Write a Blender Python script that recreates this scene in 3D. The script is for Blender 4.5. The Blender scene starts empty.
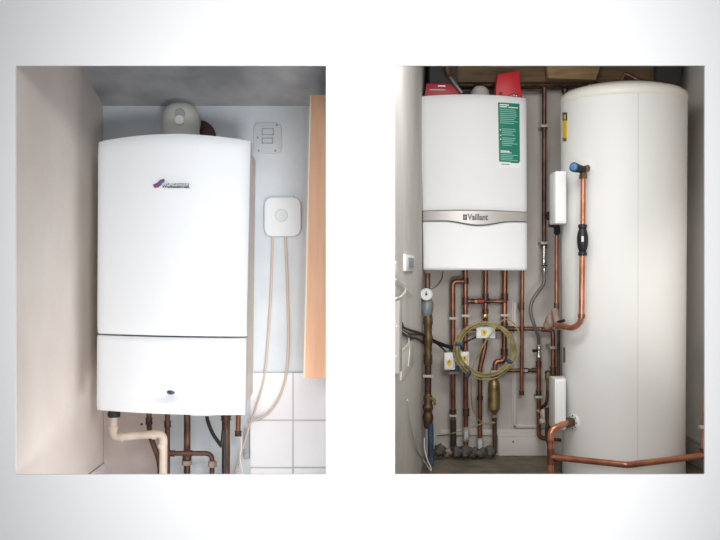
import bpy, bmesh, math, random
from mathutils import Vector as V, Matrix
random.seed(5)
C = bpy.context.scene.collection
F = 1000.0; EYE = 1.65
def P(px, py, y): return V(((px-360)/F*y, y, EYE+(270-py)/F*y))
def PL(pts, y=None): return [P(*p) if len(p) == 3 else P(p[0], p[1], y) for p in pts]
def lin(c):
    return tuple(((v/255)/12.92 if v/255 <= .04045 else ((v/255+.055)/1.055)**2.4) for v in c)+(1,)

# ---------------------------------------------------------------- materials
def mat(name, c, rough=.6, metal=0., c2=None, scale=8., detail=4., lo=.4, hi=.65, bump=0., bscale=None, coat=0.):
    m = bpy.data.materials.new(name); m.use_nodes = True
    nt = m.node_tree; b = nt.nodes['Principled BSDF']
    b.inputs['Base Color'].default_value = lin(c); b.inputs['Roughness'].default_value = rough
    b.inputs['Metallic'].default_value = metal; b.inputs['Coat Weight'].default_value = coat
    if c2 or bump:
        tc = nt.nodes.new('ShaderNodeTexCoord')
        no = nt.nodes.new('ShaderNodeTexNoise'); no.inputs['Scale'].default_value = scale; no.inputs['Detail'].default_value = detail
        nt.links.new(tc.outputs['Object'], no.inputs['Vector'])
        if c2:
            r = nt.nodes.new('ShaderNodeValToRGB')
            r.color_ramp.elements[0].position = lo; r.color_ramp.elements[0].color = lin(c)
            r.color_ramp.elements[1].position = hi; r.color_ramp.elements[1].color = lin(c2)
            nt.links.new(no.outputs['Fac'], r.inputs['Fac']); nt.links.new(r.outputs['Color'], b.inputs['Base Color'])
        if bump:
            n2 = nt.nodes.new('ShaderNodeTexNoise'); n2.inputs['Scale'].default_value = bscale or scale*3; n2.inputs['Detail'].default_value = 6
            nt.links.new(tc.outputs['Object'], n2.inputs['Vector'])
            bp = nt.nodes.new('ShaderNodeBump'); bp.inputs['Strength'].default_value = bump; bp.inputs['Distance'].default_value = .01
            nt.links.new(n2.outputs['Fac'], bp.inputs['Height']); nt.links.new(bp.outputs['Normal'], b.inputs['Normal'])
    return m
def woodmat(name, c, c2, rough=.5, sx=1., sz=1., scale=6):
    m = mat(name, c, rough, c2=c2, scale=scale, lo=.35, hi=.7)
    nt = m.node_tree; mp = nt.nodes.new('ShaderNodeMapping'); mp.inputs['Scale'].default_value = (sx, 1, sz)
    tc = [n for n in nt.nodes if n.type == 'TEX_COORD'][0]; no = [n for n in nt.nodes if n.type == 'TEX_NOISE'][0]
    nt.links.new(tc.outputs['Object'], mp.inputs['Vector']); nt.links.new(mp.outputs['Vector'], no.inputs['Vector'])
    return m
M = dict(
 display=mat('display_white', (246,246,247), .75),
 outer=mat('outer_floor_grey', (150,148,146), .8, c2=(135,133,131), scale=3),
 lwall=mat('beige_plaster', (232,223,216), .9, c2=(222,211,204), scale=2.5, bump=.15, bscale=25),
 lback=mat('pale_blue_plaster', (214,222,228), .85, c2=(202,211,219), scale=5, bump=.2, bscale=20),
 lceil=mat('ceiling_plaster', (226,227,229), .9, c2=(196,198,202), scale=6, bump=.1, bscale=20),
 tile=mat('white_tile', (236,236,240), .3, coat=.2), grout=mat('tile_grout', (198,198,200), .9),
 pinkpl=mat('pinkish_plaster', (205,192,188), .9, c2=(190,178,174), scale=9),
 bwhite=mat('boiler_white', (219,222,225), .5),
 bside=mat('boiler_side', (232,226,214), .5),
 dark=mat('dark_gap', (60,62,64), .7),
 black=mat('black_rubber', (22,23,26), .5), navy=mat('navy_badge', (52,62,78), .35),
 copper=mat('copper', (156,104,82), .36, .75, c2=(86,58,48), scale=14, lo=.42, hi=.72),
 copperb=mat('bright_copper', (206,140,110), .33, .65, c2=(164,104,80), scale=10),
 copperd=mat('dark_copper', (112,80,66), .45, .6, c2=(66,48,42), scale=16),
 brass=mat('brass', (166,142,98), .4, .7, c2=(128,106,70), scale=30),
 brassd=mat('aged_brass', (112,90,62), .5, .6, c2=(84,66,50), scale=40),
 chrome=mat('chrome', (190,188,184), .25, .9), clip=mat('pipe_clip_plastic', (182,178,172), .6),
 red=mat('red_plastic', (150,28,34), .45), redcard=mat('red_card', (196,24,38), .5, c2=(182,20,34), scale=20),
 plast=mat('white_plastic', (238,238,236), .4), cream=mat('cream_pipe_plastic', (222,210,196), .5, c2=(196,180,164), scale=14),
 beigec=mat('beige_cable', (208,192,178), .6), whitec=mat('white_cable', (222,220,210), .55),
 flue=mat('flue_plastic', (212,214,208), .5), maroon=mat('maroon_rubber', (78,48,46), .6),
 button=mat('button_white', (206,212,216), .5), box=mat('cool_white_plastic', (220,227,232), .5), crimson=mat('crimson_card', (158,24,42), .5), ghost=mat('painted_plate', (204,212,216), .7), ghostd=mat('painted_plate_grey', (170,176,180), .8),
 wood=woodmat('orange_wood', (240,190,156), (230,177,142), .5, 10, .8), woodedge=mat('pale_wood_edge', (240,226,196), .6),
 rwall=mat('grey_plaster', (196,188,181), .9, c2=(184,176,169), scale=4, bump=.1, bscale=20),
 rleft=mat('grey_side_plaster', (206,203,197), .9, c2=(194,190,184), scale=3, bump=.2, bscale=12),
 rright=mat('right_side_plaster', (226,220,213), .9, c2=(216,210,203), scale=3),
 rfloor=mat('dusty_concrete', (134,123,108), .95, c2=(108,98,84), scale=12, bump=.3, bscale=40),
 beam=woodmat('old_timber', (112,90,62), (76,60,42), .85, 1.2, 12), board=woodmat('tan_board', (150,126,90), (118,96,66), .85, 2, 8),
 soot=mat('dark_recess', (52,52,50), .9), trim=mat('painted_moulding', (206,198,192), .6),  # plain near-black grey for the upper corner blocks and one pipe sleeve
 vwhite=mat('boiler_gloss_white', (230,230,230), .5), silver=mat('silver_trim', (186,180,176), .38, .35),
 vtext=mat('logo_grey', (92,90,92), .5), wpurple=mat('logo_purple', (92,62,110), .4), wred=mat('logo_plum', (132,52,82), .4),
 green=mat('green_sticker', (10,124,100), .5), paper=mat('sticker_white', (236,238,236), .6), stext=mat('sticker_text', (146,200,186), .6),
 twhite=mat('tank_white', (236,235,232), .6), tlid=mat('tank_lid_white', (238,234,224), .45), tseam=mat('tank_seam', (212,211,207), .5),
 slot=mat('slot_dark', (98,102,102), .6), yellow=mat('label_yellow', (236,196,34), .5),
 bluecap=mat('blue_cap', (20,100,150), .4), bluetie=mat('blue_tie', (52,72,112), .5), bluepipe=mat('blue_pipe', (56,80,104), .6, c2=(50,62,74), scale=18),
 greyhose=mat('grey_hose', (110,108,106), .45, .3), gyellow=mat('green_yellow_cable', (172,156,104), .5, c2=(122,116,66), scale=20),
 valvegrey=mat('grey_valve', (126,130,134), .5, .3), dial=mat('dial_face', (206,206,204), .5),
 lead=mat('beige_stone', (162,142,130), .8, c2=(138,118,106), scale=20), rubble=mat('dark_debris', (98,93,88), .9, c2=(46,44,42), scale=30),
 whitepaint=mat('white_paint_drip', (205,205,200), .8, c2=(110,96,88), scale=30),
 swg=mat('switch_grey', (128,132,138), .5), lamp_gold=mat('gold', (206,160,84), .35, .8))

# ---------------------------------------------------------------- mesh builder
class MB:
    def __init__(s): s.bm = bmesh.new()
    def box(s, a, b, bev=0., seg=2):
        a, b = V(a), V(b); lo = V([min(a[i], b[i]) for i in range(3)]); hi = V([max(a[i], b[i]) for i in range(3)])
        return s.prism([(lo.x, lo.z), (hi.x, lo.z), (hi.x, hi.z), (lo.x, hi.z)], lo.y, hi.y, bev, seg)
    def prism(s, poly, y0, y1, bev=0., seg=2):           # polygon in x,z extruded along depth
        t = bmesh.new()
        f = [t.verts.new((x, y0, z)) for x, z in poly]; g = [t.verts.new((x, y1, z)) for x, z in poly]
        n = len(poly); t.faces.new(f); t.faces.new(g[::-1])
        for i in range(n): t.faces.new((f[i], g[i], g[(i+1) % n], f[(i+1) % n]))
        return s._merge(t, bev, seg)
    def floorprism(s, poly, z0, z1, bev=0.):             # polygon in x,y extruded upward
        t = bmesh.new()
        f = [t.verts.new((x, y, z0)) for x, y in poly]; g = [t.verts.new((x, y, z1)) for x, y in poly]
        n = len(poly); t.faces.new(f); t.faces.new(g[::-1])
        for i in range(n): t.faces.new((f[i], g[i], g[(i+1) % n], f[(i+1) % n]))
        return s._merge(t, bev, 2)
    def _merge(s, t, bev=0., seg=2):
        bmesh.ops.recalc_face_normals(t, faces=t.faces)
        if bev: bmesh.ops.bevel(t, geom=t.edges[:], offset=bev, segments=seg, affect='EDGES', profile=.5, clamp_overlap=True)
        me = bpy.data.meshes.new('tmp'); t.to_mesh(me); t.free(); s.bm.from_mesh(me); bpy.data.meshes.remove(me); return s
    def tube(s, pts, r, n=12, fillet=0., smooth=False, closed=False, cap=True):
        pts = [V(p) for p in pts]
        if fillet: pts = fil(pts, fillet)
        if smooth: pts = crom(pts)
        t = bmesh.new(); rings = []; k = len(pts); rr = r if isinstance(r, (list, tuple)) else None
        d0 = (pts[1]-pts[0]).normalized(); up = V((0, 0, 1)) if abs(d0.z) < .9 else V((1, 0, 0))
        nrm = (up-d0*up.dot(d0)).normalized()
        for i, p in enumerate(pts):
            if closed: d = pts[(i+1) % k]-pts[i-1]
            else: d = (pts[min(i+1, k-1)]-pts[max(i-1, 0)])
            d = d.normalized(); nrm = (nrm-d*nrm.dot(d)).normalized(); bi = d.cross(nrm)
            q = r if rr is None else rr[min(i, len(rr)-1)]
            rings.append([t.verts.new(p+(nrm*math.cos(2*math.pi*j/n)+bi*math.sin(2*math.pi*j/n))*q) for j in range(n)])
        for i in range(k if closed else k-1):
            A, B = rings[i], rings[(i+1) % k]
            for j in range(n): t.faces.new((A[j], A[(j+1) % n], B[(j+1) % n], B[j]))
        if not closed and cap: t.faces.new(rings[0][::-1]); t.faces.new(rings[-1])
        return s._merge(t)
    def cyl(s, a, b, r, n=20): return s.tube([a, b], r, n)
    def lathe(s, prof, org, axis=(0, 0, 1), n=32):       # prof: (radius, height)
        t = bmesh.new(); q = V((0, 0, 1)).rotation_difference(V(axis).normalized()); rings = []
        for (r, h) in prof:
            rings.append([t.verts.new(V(org)+q @ V((max(r, 1e-5)*math.cos(2*math.pi*j/n), max(r, 1e-5)*math.sin(2*math.pi*j/n), h))) for j in range(n)])
        for A, B in zip(rings, rings[1:]):
            for j in range(n): t.faces.new((A[j], A[(j+1) % n], B[(j+1) % n], B[j]))
        t.faces.new(rings[0][::-1]); t.faces.new(rings[-1])
        return s._merge(t)
    def blob(s, c, rad, jit=0., sub=2):
        t = bmesh.new(); bmesh.ops.create_icosphere(t, subdivisions=sub, radius=1)
        for v in t.verts:
            k = 1+random.uniform(-jit, jit); v.co = V((v.co.x*rad[0], v.co.y*rad[1], v.co.z*rad[2]))*k+V(c)
        return s._merge(t)
    def hexnut(s, a, b, r): return s.tube([a, b], r, 6)
def fil(pts, R, seg=6):
    out = [pts[0]]
    for i in range(1, len(pts)-1):
        a, b, c = pts[i-1], pts[i], pts[i+1]; d = min(R, (a-b).length*.48, (c-b).length*.48)
        p, q = b+(a-b).normalized()*d, b+(c-b).normalized()*d
        for j in range(seg+1):
            t = j/seg; out.append(p*(1-t)**2+b*2*t*(1-t)+q*t*t)
    return out+[pts[-1]]
def crom(p, seg=7):
    q = [p[0]*2-p[1]]+p+[p[-1]*2-p[-2]]; out = []
    for i in range(1, len(q)-2):
        for j in range(seg):
            t = j/seg; a, b, c, d = q[i-1:i+3]
            out.append(.5*((2*b)+(c-a)*t+(2*a-5*b+4*c-d)*t*t+(3*b-a-3*c+d)*t**3))
    return out+[p[-1]]

def mesh_obj(name, mb, m, parent=None, base=None, ang=35, label=None):
    me = bpy.data.meshes.new(name); mb.bm.to_mesh(me); mb.bm.free()
    if parent is not None:
        base = parent['_b'] if '_b' in parent else V((0, 0, 0))
    elif base is None:
        xs = [v.co for v in me.vertices]
        base = V(((min(v.x for v in xs)+max(v.x for v in xs))/2, (min(v.y for v in xs)+max(v.y for v in xs))/2, min(v.z for v in xs)))
    base = V(base); me.transform(Matrix.Translation(-base))
    me.polygons.foreach_set('use_smooth', [True]*len(me.polygons)); me.set_sharp_from_angle(angle=math.radians(ang))
    me.materials.append(M[m] if isinstance(m, str) else m)
    o = bpy.data.objects.new(name, me); C.objects.link(o); o['_b'] = list(base)
    if parent is not None: o.parent = parent
    else: o.location = base
    if label: o['label'] = label
    return o
def thing(name, label, cat, base, group=None):
    o = bpy.data.objects.new(name, None); C.objects.link(o); o.location = base; o['_b'] = list(V(base)); o.empty_display_size = .05
    o['label'] = label; o['category'] = cat
    if group: o['group'] = group
    return o
def tag(o, label, cat, group=None, kind=None):
    if label: o['label'] = label
    if cat: o['category'] = cat
    if group: o['group'] = group
    if kind: o['kind'] = kind
    return o
def struct(name, mb, m): o = mesh_obj(name, mb, m); o['kind'] = 'structure'; return o
def text_mb(s, px, py, y, w, h, depth=.0015, bold=0.):
    cu = bpy.data.curves.new('t', 'FONT'); cu.body = s; cu.extrude = .02; cu.offset = bold
    o = bpy.data.objects.new('t', cu); C.objects.link(o); bpy.context.view_layer.update()
    me = bpy.data.meshes.new_from_object(o.evaluated_get(bpy.context.evaluated_depsgraph_get()))
    bpy.data.objects.remove(o); vs = [v.co for v in me.vertices]
    x0, x1 = min(v.x for v in vs), max(v.x for v in vs); y0, y1 = min(v.y for v in vs), max(v.y for v in vs)
    A = P(px, py, y); W_ = w*y/F; H_ = h*y/F
    for v in me.vertices:
        c = v.co.copy(); v.co = V((A.x+((c.x-x0)/(x1-x0)-.5)*W_, A.y-(depth/2)*(c.z/.02)-depth/2, A.z+((c.y-y0)/(y1-y0)-.5)*H_))
    mb = MB(); mb.bm.from_mesh(me); bpy.data.meshes.remove(me); return mb
def shell(left, right, top, bot, yf, yb, bulge=.02, edge=.012, nx=24, nz=10, vb=0., dimple=None):
    """front cover: left/right are px as function of v (0 top..1 bottom); top/bot py as function of u"""
    t = bmesh.new(); G = []
    us = [0, .01, .03]+[.06+.88*i/(nx-1) for i in range(nx)]+[.97, .99, 1]
    vs = [0, .012, .04]+[.08+.84*i/(nz-1) for i in range(nz)]+[.96, .988, 1]
    for v in vs:
        row = []
        for u in us:
            px = left(v)+(right(v)-left(v))*u; py = top(u)+(bot(u)-top(u))*v
            p = P(px, py, yf)
            du = min(u, 1-u); dv = min(v, 1-v)
            ed = lambda d, s: (1-min(1, d/s))**2*edge
            p.y += -bulge*(1-(2*u-1)**2)+ed(du, .04)+ed(dv, .05)-vb*(1-(2*v-1)**2)+bulge*.0
            if dimple: p.y += dimple[4]*math.exp(-((px-dimple[0])/dimple[2])**2-((py-dimple[1])/dimple[3])**2)
            row.append(t.verts.new(p))
        G.append(row)
    for i in range(len(vs)-1):
        for j in range(len(us)-1): t.faces.new((G[i][j], G[i+1][j], G[i+1][j+1], G[i][j+1]))
    loop = G[0][:]+[r[-1] for r in G[1:]]+G[-1][-2::-1]+[r[0] for r in G[-2:0:-1]]
    bk = [t.verts.new((v.co.x, yb, v.co.z)) for v in loop]; n = len(loop)
    for i in range(n): t.faces.new((loop[i], loop[(i+1) % n], bk[(i+1) % n], bk[i]))
    t.faces.new(bk)
    mb = MB(); mb._merge(t); return mb
def rrect(x0, z0, x1, z1, r, n=6):
    out = []
    for cx, cz, a0 in ((x1-r, z1-r, 0), (x0+r, z1-r, 90), (x0+r, z0+r, 180), (x1-r, z0+r, 270)):
        for i in range(n+1):
            a = math.radians(a0+90*i/n); out.append((cx+r*math.cos(a), cz+r*math.sin(a)))
    return out
def pipe(name, label, cat, pts, rpx, m='copper', fillet=.03, joints=(), jm='copperd', clips=(), group=None, y=None, jr=1.28):
    """pts in (px,py[,depth]); joints: (px,py,dir,[halflen px]); clips: (px,py)"""
    Q = PL(pts, y); yy = Q[0].y; lo = min(Q, key=lambda q: q.z)
    yb = yy
    if not joints and not clips:
        mb = MB().tube(Q, rpx*yy/F, 14, fillet); o = mesh_obj(name, mb, m, base=lo); return tag(o, label, cat, group)
    r = thing(name, label, cat, lo, group)
    mesh_obj('pipe_run', MB().tube(Q, rpx*yy/F, 14, fillet), m, r)
    for jx in joints:
        px, py, d = jx[:3]; hl = (jx[3] if len(jx) > 3 else 3)*yy/F; yd = jx[4] if len(jx) > 4 else yy
        c = P(px, py, yd); dv = {'v': V((0, 0, 1)), 'h': V((1, 0, 0))}[d]; R = rpx*yy/F*jr
        mb = MB().tube([c-dv*hl, c-dv*hl*.8, c+dv*hl*.8, c+dv*hl], [R*1.0, R*1.0, R*1.0, R*1.0], 14)
        mb.tube([c-dv*hl, c-dv*hl*.82], R*1.15, 14); mb.tube([c+dv*hl*.82, c+dv*hl], R*1.15, 14)
        mesh_obj('pipe_joint', mb, jm, r)
    for (px, py, wall) in clips:
        c = P(px, py, yy); R = rpx*yy/F
        mb = MB().box((c.x-R*1.7, c.y-R*1.35, c.z-.006), (c.x+R*1.7, c.y+R*.2, c.z+.006), .002)
        mb.box((c.x-R*.8, c.y, c.z-.006), (c.x+R*.8, wall, c.z+.006))
        mesh_obj('pipe_clip', mb, 'clip', r)
    return r

# ================================================================ SETTING
D = 2.45
def opening_wall():
    mb = MB(); y0, y1 = D, D+.008
    def wx(px): return (px-360)/F*D
    def wz(py): return EYE+(270-py)/F*D
    X = [-3, wx(15.5), wx(326), wx(395), wx(705), 3]; Z0, Z1 = wz(474.5), wz(65.5)
    mb.box((X[0], y0, 0), (X[1], y1, 3.2)); mb.box((X[2], y0, 0), (X[3], y1, 3.2)); mb.box((X[4], y0, 0), (X[5], y1, 3.2))
    for a, b in ((X[1], X[2]), (X[3], X[4])):
        mb.box((a, y0, 0), (b, y1, Z0)); mb.box((a, y0, Z1), (b, y1, 3.2))
    return mb
struct('wall_front', opening_wall(), 'display')
struct('floor', MB().box((-3, -2.5, -.08), (3, D, 0)), 'outer')
# left alcove
YB = 3.29; XL = -.257*YB; XR = -.066
struct('wall_left_alcove_back', MB().box((XL-.05, YB, 0), (0, YB+.05, 2.5)), 'lback')
struct('wall_left_alcove_left', MB().box((XL-.05, D+.009, 0), (XL, YB, 2.7)), 'lwall')
struct('wall_left_alcove_right', MB().box((XR, D+.009, 0), (XR+.02, YB, 2.5)), 'lback')
zc = EYE+.164*YB; sl = .3
struct('ceiling', MB()._merge((lambda t: ([t.faces.new([t.verts.new(p) for p in q]) for q in (
    [(XL-.04, YB+.03, zc-sl*.03), (XR+.02, YB+.03, zc-sl*.03), (XR+.02, D+.009, zc+sl*(YB-D)), (XL-.04, D+.009, zc+sl*(YB-D))],)] and
    bmesh.ops.solidify(t, geom=t.faces[:], thickness=-.05)) and t)(bmesh.new())), 'lceil')
struct('floor_left_alcove', MB().box((XL-.05, D+.009, -.08), (XR, YB, 0)), 'outer')
# right alcove
YR = 4.58; FZ = EYE-.185*YR; xl0, xl1 = .302, .042; XRR = 1.466
struct('wall_right_alcove_back', MB().box((.2, YR, FZ-.1), (XRR+.1, YR+.08, 2.75)), 'rwall')
struct('wall_right_alcove_left', MB().floorprism([(xl0, YR), (xl1, D+.009), (xl1-.03, D+.009), (xl0-.08, YR)], FZ-.1, 2.75), 'rleft')
struct('wall_right_alcove_right', MB().box((XRR, D+.009, FZ-.1), (XRR+.06, YR, 2.75)), 'rright')
struct('floor_right_alcove', MB().floorprism([(xl0, YR), (xl1, D+.01), (XRR, D+.01), (XRR, YR)], FZ-.1, FZ), 'rfloor')
struct('ceiling_right_alcove', MB().floorprism([(xl0-.05, YR), (xl1-.03, D+.01), (XRR+.05, D+.01), (XRR+.05, YR)], 2.7, 2.76), 'beam')

# ================================================================ LEFT ALCOVE
# tiled area (tiles are surface pattern of one panel)
def tiles():
    mb = MB(); g = MB()
    x0, x1 = P(250.5, 0, YB).x, XR-.001; zt = P(0, 372.5, YB).z; p = 47.3/F*YB; gap = .0022
    xs = P(293.3, 0, YB).x; g.box((x0+.0005, YB-.006, .7), (x1, YB+.001, zt))
    for i in range(-1, 3):
        for j in range(0, 4):
            a, b = max(xs+i*p+gap, x0), min(xs+(i+1)*p-gap, x1); c, d = zt-(j+1)*p+gap, zt-j*p-gap*(j > 0)
            if b-a > .004: mb.box((a, YB-.009, c), (b, YB-.004, d), .001, 1)
    return mb, g
tm, tg = tiles()
tp = struct('trim_1', tg, 'grout'); mesh_obj('tiles', tm, 'tile', tp)
tm, tg = MB(), MB(); zt = P(0, 463, YB).z
tg.box((XL-.001, D+.02, .7), (XL+.005, YB-.001, zt))
for j in range(6): tm.box((XL+.003, max(YB-.153-j*.155, D+.02), zt-.153), (XL+.008, YB-.003-j*.155, zt), .001, 1)
tp2 = struct('trim_2', tg, 'grout'); mesh_obj('tiles', tm, 'tile', tp2)
struct('trim_3', MB().box((P(104, 0, YB).x, YB-.004, .6), (P(166, 0, YB).x, YB+.001, P(0, 392, YB).z)), 'pinkpl')

# Worcester boiler
ZF = 2.93
t = thing('wall_boiler', 'white wall boiler with arched top and purple swoosh logo, above cream waste pipe', 'boiler', P(172, 412, 3.15))
lf = lambda v: 98.3-1.2*v
def cut(v0, v1): return lambda v: 97.6-1.3*(v0+(v1-v0)*v), lambda v: 250.2-5.5*(v0+(v1-v0)*v)
l, r = cut(0, .72); topc = lambda u: 141.7-6*(1-(2*u-1)**2)-.8*u
mesh_obj('upper_cover', shell(l, r, topc, lambda u: 333.6+3.0*u, ZF+.035, 3.025, .035, .007), 'bwhite', t)
l, r = cut(.725, 1)
fl = mesh_obj('lower_flap', shell(l, r, lambda u: 335.2+3.0*u, lambda u: 410.2+5.0*u, ZF+.035, 3.025, .035, .006, 56, 24, dimple=(167, 393.5, 15, 6, .020)), 'bwhite', t)
c = P(170.0, 392.8, ZF-.002)
mb = MB(); mb.lathe([(.012, .0), (.012, -.004), (.010, -.0055), (0, -.006)], (c.x, ZF+.016, c.z), (0, 1, 0), 24)
for v in mb.bm.verts: v.co.z = c.z+(v.co.z-c.z)*.58
mesh_obj('oval_badge', mb, 'navy', fl, label='small dark blue-grey oval badge')
ch = MB().prism([(P(101, 0, ZF).x, P(0, 404, ZF).z), (P(240, 0, ZF).x, P(0, 409, ZF).z), (P(243, 0, ZF).x, P(0, 146, ZF).z), (P(102, 0, ZF).x, P(0, 146, ZF).z)], 3.0, YB-.002, .004)
mesh_obj('chassis', ch, 'bside', t)
lg = MB(); sw = [(153.4, 184.6), (154.6, 187.4), (158.8, 187.2), (162.0, 184.4), (165.0, 180.8), (164.0, 178.8), (160.5, 179.8), (157.2, 182.9), (155.2, 184.0)]
lg.prism([(P(a, b, 2.93).x, P(a, b, 2.93).z) for a, b in sw], ZF-.0035, ZF+.012)
mesh_obj('logo_swoosh', lg, 'wpurple', t)
lg = MB().prism([(P(a, b, 2.93).x, P(a, b, 2.93).z) for a, b in [(153.2, 185), (154.6, 187.9), (158.8, 187.4), (157.2, 185)]], ZF-.0045, ZF+.012)
mesh_obj('logo_tail', lg, 'wred', t)
mesh_obj('logo_lettering', text_mb('WORCESTER', 175.8, 185.5, ZF-.0022, 28, 4.8, .003, .05), 'navy', t, label='small dark lettering')
mesh_obj('logo_lettering', text_mb('WORCESTER', 175.3, 184.5, ZF-.0052, 26.8, 3.4, .003, .0), 'paper', t, label='small white lettering over its dark edge')
mesh_obj('logo_underline', MB().box(P(163, 188.0, ZF-.001), P(189, 188.35, ZF+.01)), 'vtext', t)

# flue on the boiler
t = thing('flue_elbow', 'grey-white rounded flue elbow with round test cap rising behind the arched boiler', 'flue', P(180, 140, 3.2))
fx = P(181, 0, 3.2).x; zt = P(0, 103, 3.2).z; R = 18*3.2/F
mb = MB(); mb.lathe([(R*1.02, -.2), (R*1.02, -.065), (R, -.06), (R*.99, -.045), (R*.93, -.028), (R*.78, -.012), (R*.5, -.003), (0.0, 0)], (fx, 3.2, zt), n=40)
mesh_obj('elbow_body', mb, 'flue', t)
mb = MB().cyl((fx+.002, 3.2, zt-.055), (fx+.002, YB, zt-.055), .05, 32); mesh_obj('wall_duct', mb, 'flue', t)
c1 = P(179.5, 113.5, 3.14); mb = MB().lathe([(.016, .01), (.016, -.012), (.014, -.015), (0, -.016)], (c1.x, 3.155, c1.z), (0, 1, 0), 24)
mesh_obj('test_boss', mb, 'ghostd', t)
c1 = P(179, 119.5, 3.13); mb = MB().lathe([(.0165, .0), (.0165, -.012), (.014, -.016), (0, -.017)], (c1.x, 3.148, c1.z), (0, 1, 0), 24)
mesh_obj('test_cap', mb, 'plast', t)
mb = MB(); c2 = P(199, 138, YB)
mb.lathe([(.056, 0), (.058, -.008), (.05, -.014), (.045, -.014)], (c2.x, YB, c2.z), (0, 1, 0), 40)
tag(mesh_obj('flue_collar', mb, 'maroon', base=c2), 'dark maroon rubber flue collar on the wall right of the grey flue elbow', 'collar')

# painted-over plate
t = thing('blanking_plate', 'painted-over square electrical plate with rounded corners, high on the wall above the round-dial box', 'wall plate', P(267, 153, YB))
a, b = P(253.5, 153.5, YB), P(282, 123, YB)
mesh_obj('plate', MB().prism(rrect(a.x, a.z, b.x, b.z, .018), YB-.007, YB, .002), 'ghost', t)
mb = MB()
for (x0, y0, x1, y1) in ((262, 128.5, 274, 135.5), (262, 138, 273, 144)):
    for q in ((x0, y0, x1, y0+1), (x0, y1-1, x1, y1), (x0, y0, x0+1, y1), (x1-1, y0, x1, y1)): mb.box(P(q[0], q[1], YB)-V((0, .009, 0)), P(q[2], q[3], YB)-V((0, .006, 0)))
mesh_obj('raised_frame', mb, 'ghostd', t)
for sx, sy in ((259, 151), (277, 125.5), (258, 138), (275.5, 151)):
    c = P(sx, sy, YB); mesh_obj('screw', MB().lathe([(.003, 0), (.003, -.009), (0, -.009)], c, (0, 1, 0), 10), 'swg', t)

# receiver box
t = thing('receiver_box', 'white rounded-square control box with central round button, two beige cables below', 'control box', P(282, 236, YB))
a, b = P(264, 236.3, YB-.03), P(301, 197, YB-.03)
mesh_obj('housing', MB().prism(rrect(a.x, a.z, b.x, b.z, .028), YB-.03, YB, .007, 3), 'box', t)
c = P(281.5, 215.5, YB-.03)
mesh_obj('round_button', MB().lathe([(.021, .003), (.021, -.001), (.0195, -.0022), (.0185, -.001), (.0, -.001)], (c.x, YB-.03, c.z), (0, 1, 0), 32), 'button', t)
c = P(294, 197.3, YB-.012); mesh_obj('indicator', MB().blob(c, (.0025, .0025, .0025)), 'dark', t)
def LW(px, off=.02):
    s_ = (.302-.042)/(4.58-2.45); return (.302-s_*4.58)/((px-360)/F-s_)-off
def cable(name, label, pts, rpx, m, cat='cable', y=None, group=None, wall=0):
    if wall: pts = [(p[0], p[1], LW(p[0], .09) if p[0] < wall else p[2]) for p in pts]
    Q = PL(pts, y); return tag(mesh_obj(name, MB().tube(Q, rpx*Q[0].y/F, 8, smooth=True), m, base=min(Q, key=lambda q: q.z)), label, cat, group)
cable('power_cable', 'beige cable running straight down from left underside of the round-button box, crossing tiles', [(273, 236, 3.272), (271, 290, 3.272), (268, 340, 3.27), (264, 378, 3.268), (257, 404, 3.265), (250, 424, 3.262), (243, 448, 3.262), (236, 470, 3.262), (233, 486, 3.262)], 1.1, 'beigec')
cable('power_cable', 'beige cable bowing in a wide curve on the tiles right of the straight one', [(285.5, 236, 3.272), (287.5, 290, 3.272), (288.5, 340, 3.27), (286, 375, 3.268), (278, 400, 3.268), (266, 415, 3.268), (252, 420.5, 3.268), (247, 419, 3.272)], 1.25, 'beigec')
cable('thin_wire', 'thin pale wire dangling from the stub of copper pipe below boiler right corner', [(240.5, 432, 3.2), (241.5, 445, 3.2), (240, 458, 3.2), (242, 470, 3.2), (243, 484, 3.2)], .8, 'whitec', 'wire')
cable('thin_wire', 'thin pale wire sagging along the underside of the arched-top boiler', [(184, 410, 3.06), (190, 414.3, 3.06), (202, 415.4, 3.06), (214, 414.4, 3.06), (222, 410, 3.06)], .7, 'whitec', 'wire')

# cupboard
t = thing('wall_cupboard', 'orange wood wall cupboard cut by the right edge, beside the round-button box', 'cupboard', P(316, 378, 3.1))
def q2(pts, y): return [(P(a, b, y).x, P(a, b, y).z) for a, b in pts]
yc = 3.0; XRm = (XR-.001)
mesh_obj('door', MB().prism([(P(305, 378, yc).x, P(305, 378, yc).z), (XRm, P(305, 379, yc).z), (XRm, P(311.5, 94.5, yc).z), (P(311.5, 94.5, yc).x, P(311.5, 95, yc).z)], yc, yc+.018, .001), 'wood', t)
mesh_obj('edge_strip', MB().prism(q2([(303.3, 378.3), (305, 378.3), (311.3, 95), (309.8, 95.2)], yc), yc+.001, yc+.02), 'woodedge', t)
mesh_obj('carcass', MB().prism([(P(306.5, 377, yc).x, P(306, 377, yc).z), (XRm, P(306, 377, yc).z), (XRm, P(312, 96, yc).z), (P(312.5, 96, yc).x, P(312, 96, yc).z)], yc+.02, YB-.01), 'wood', t)

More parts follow.
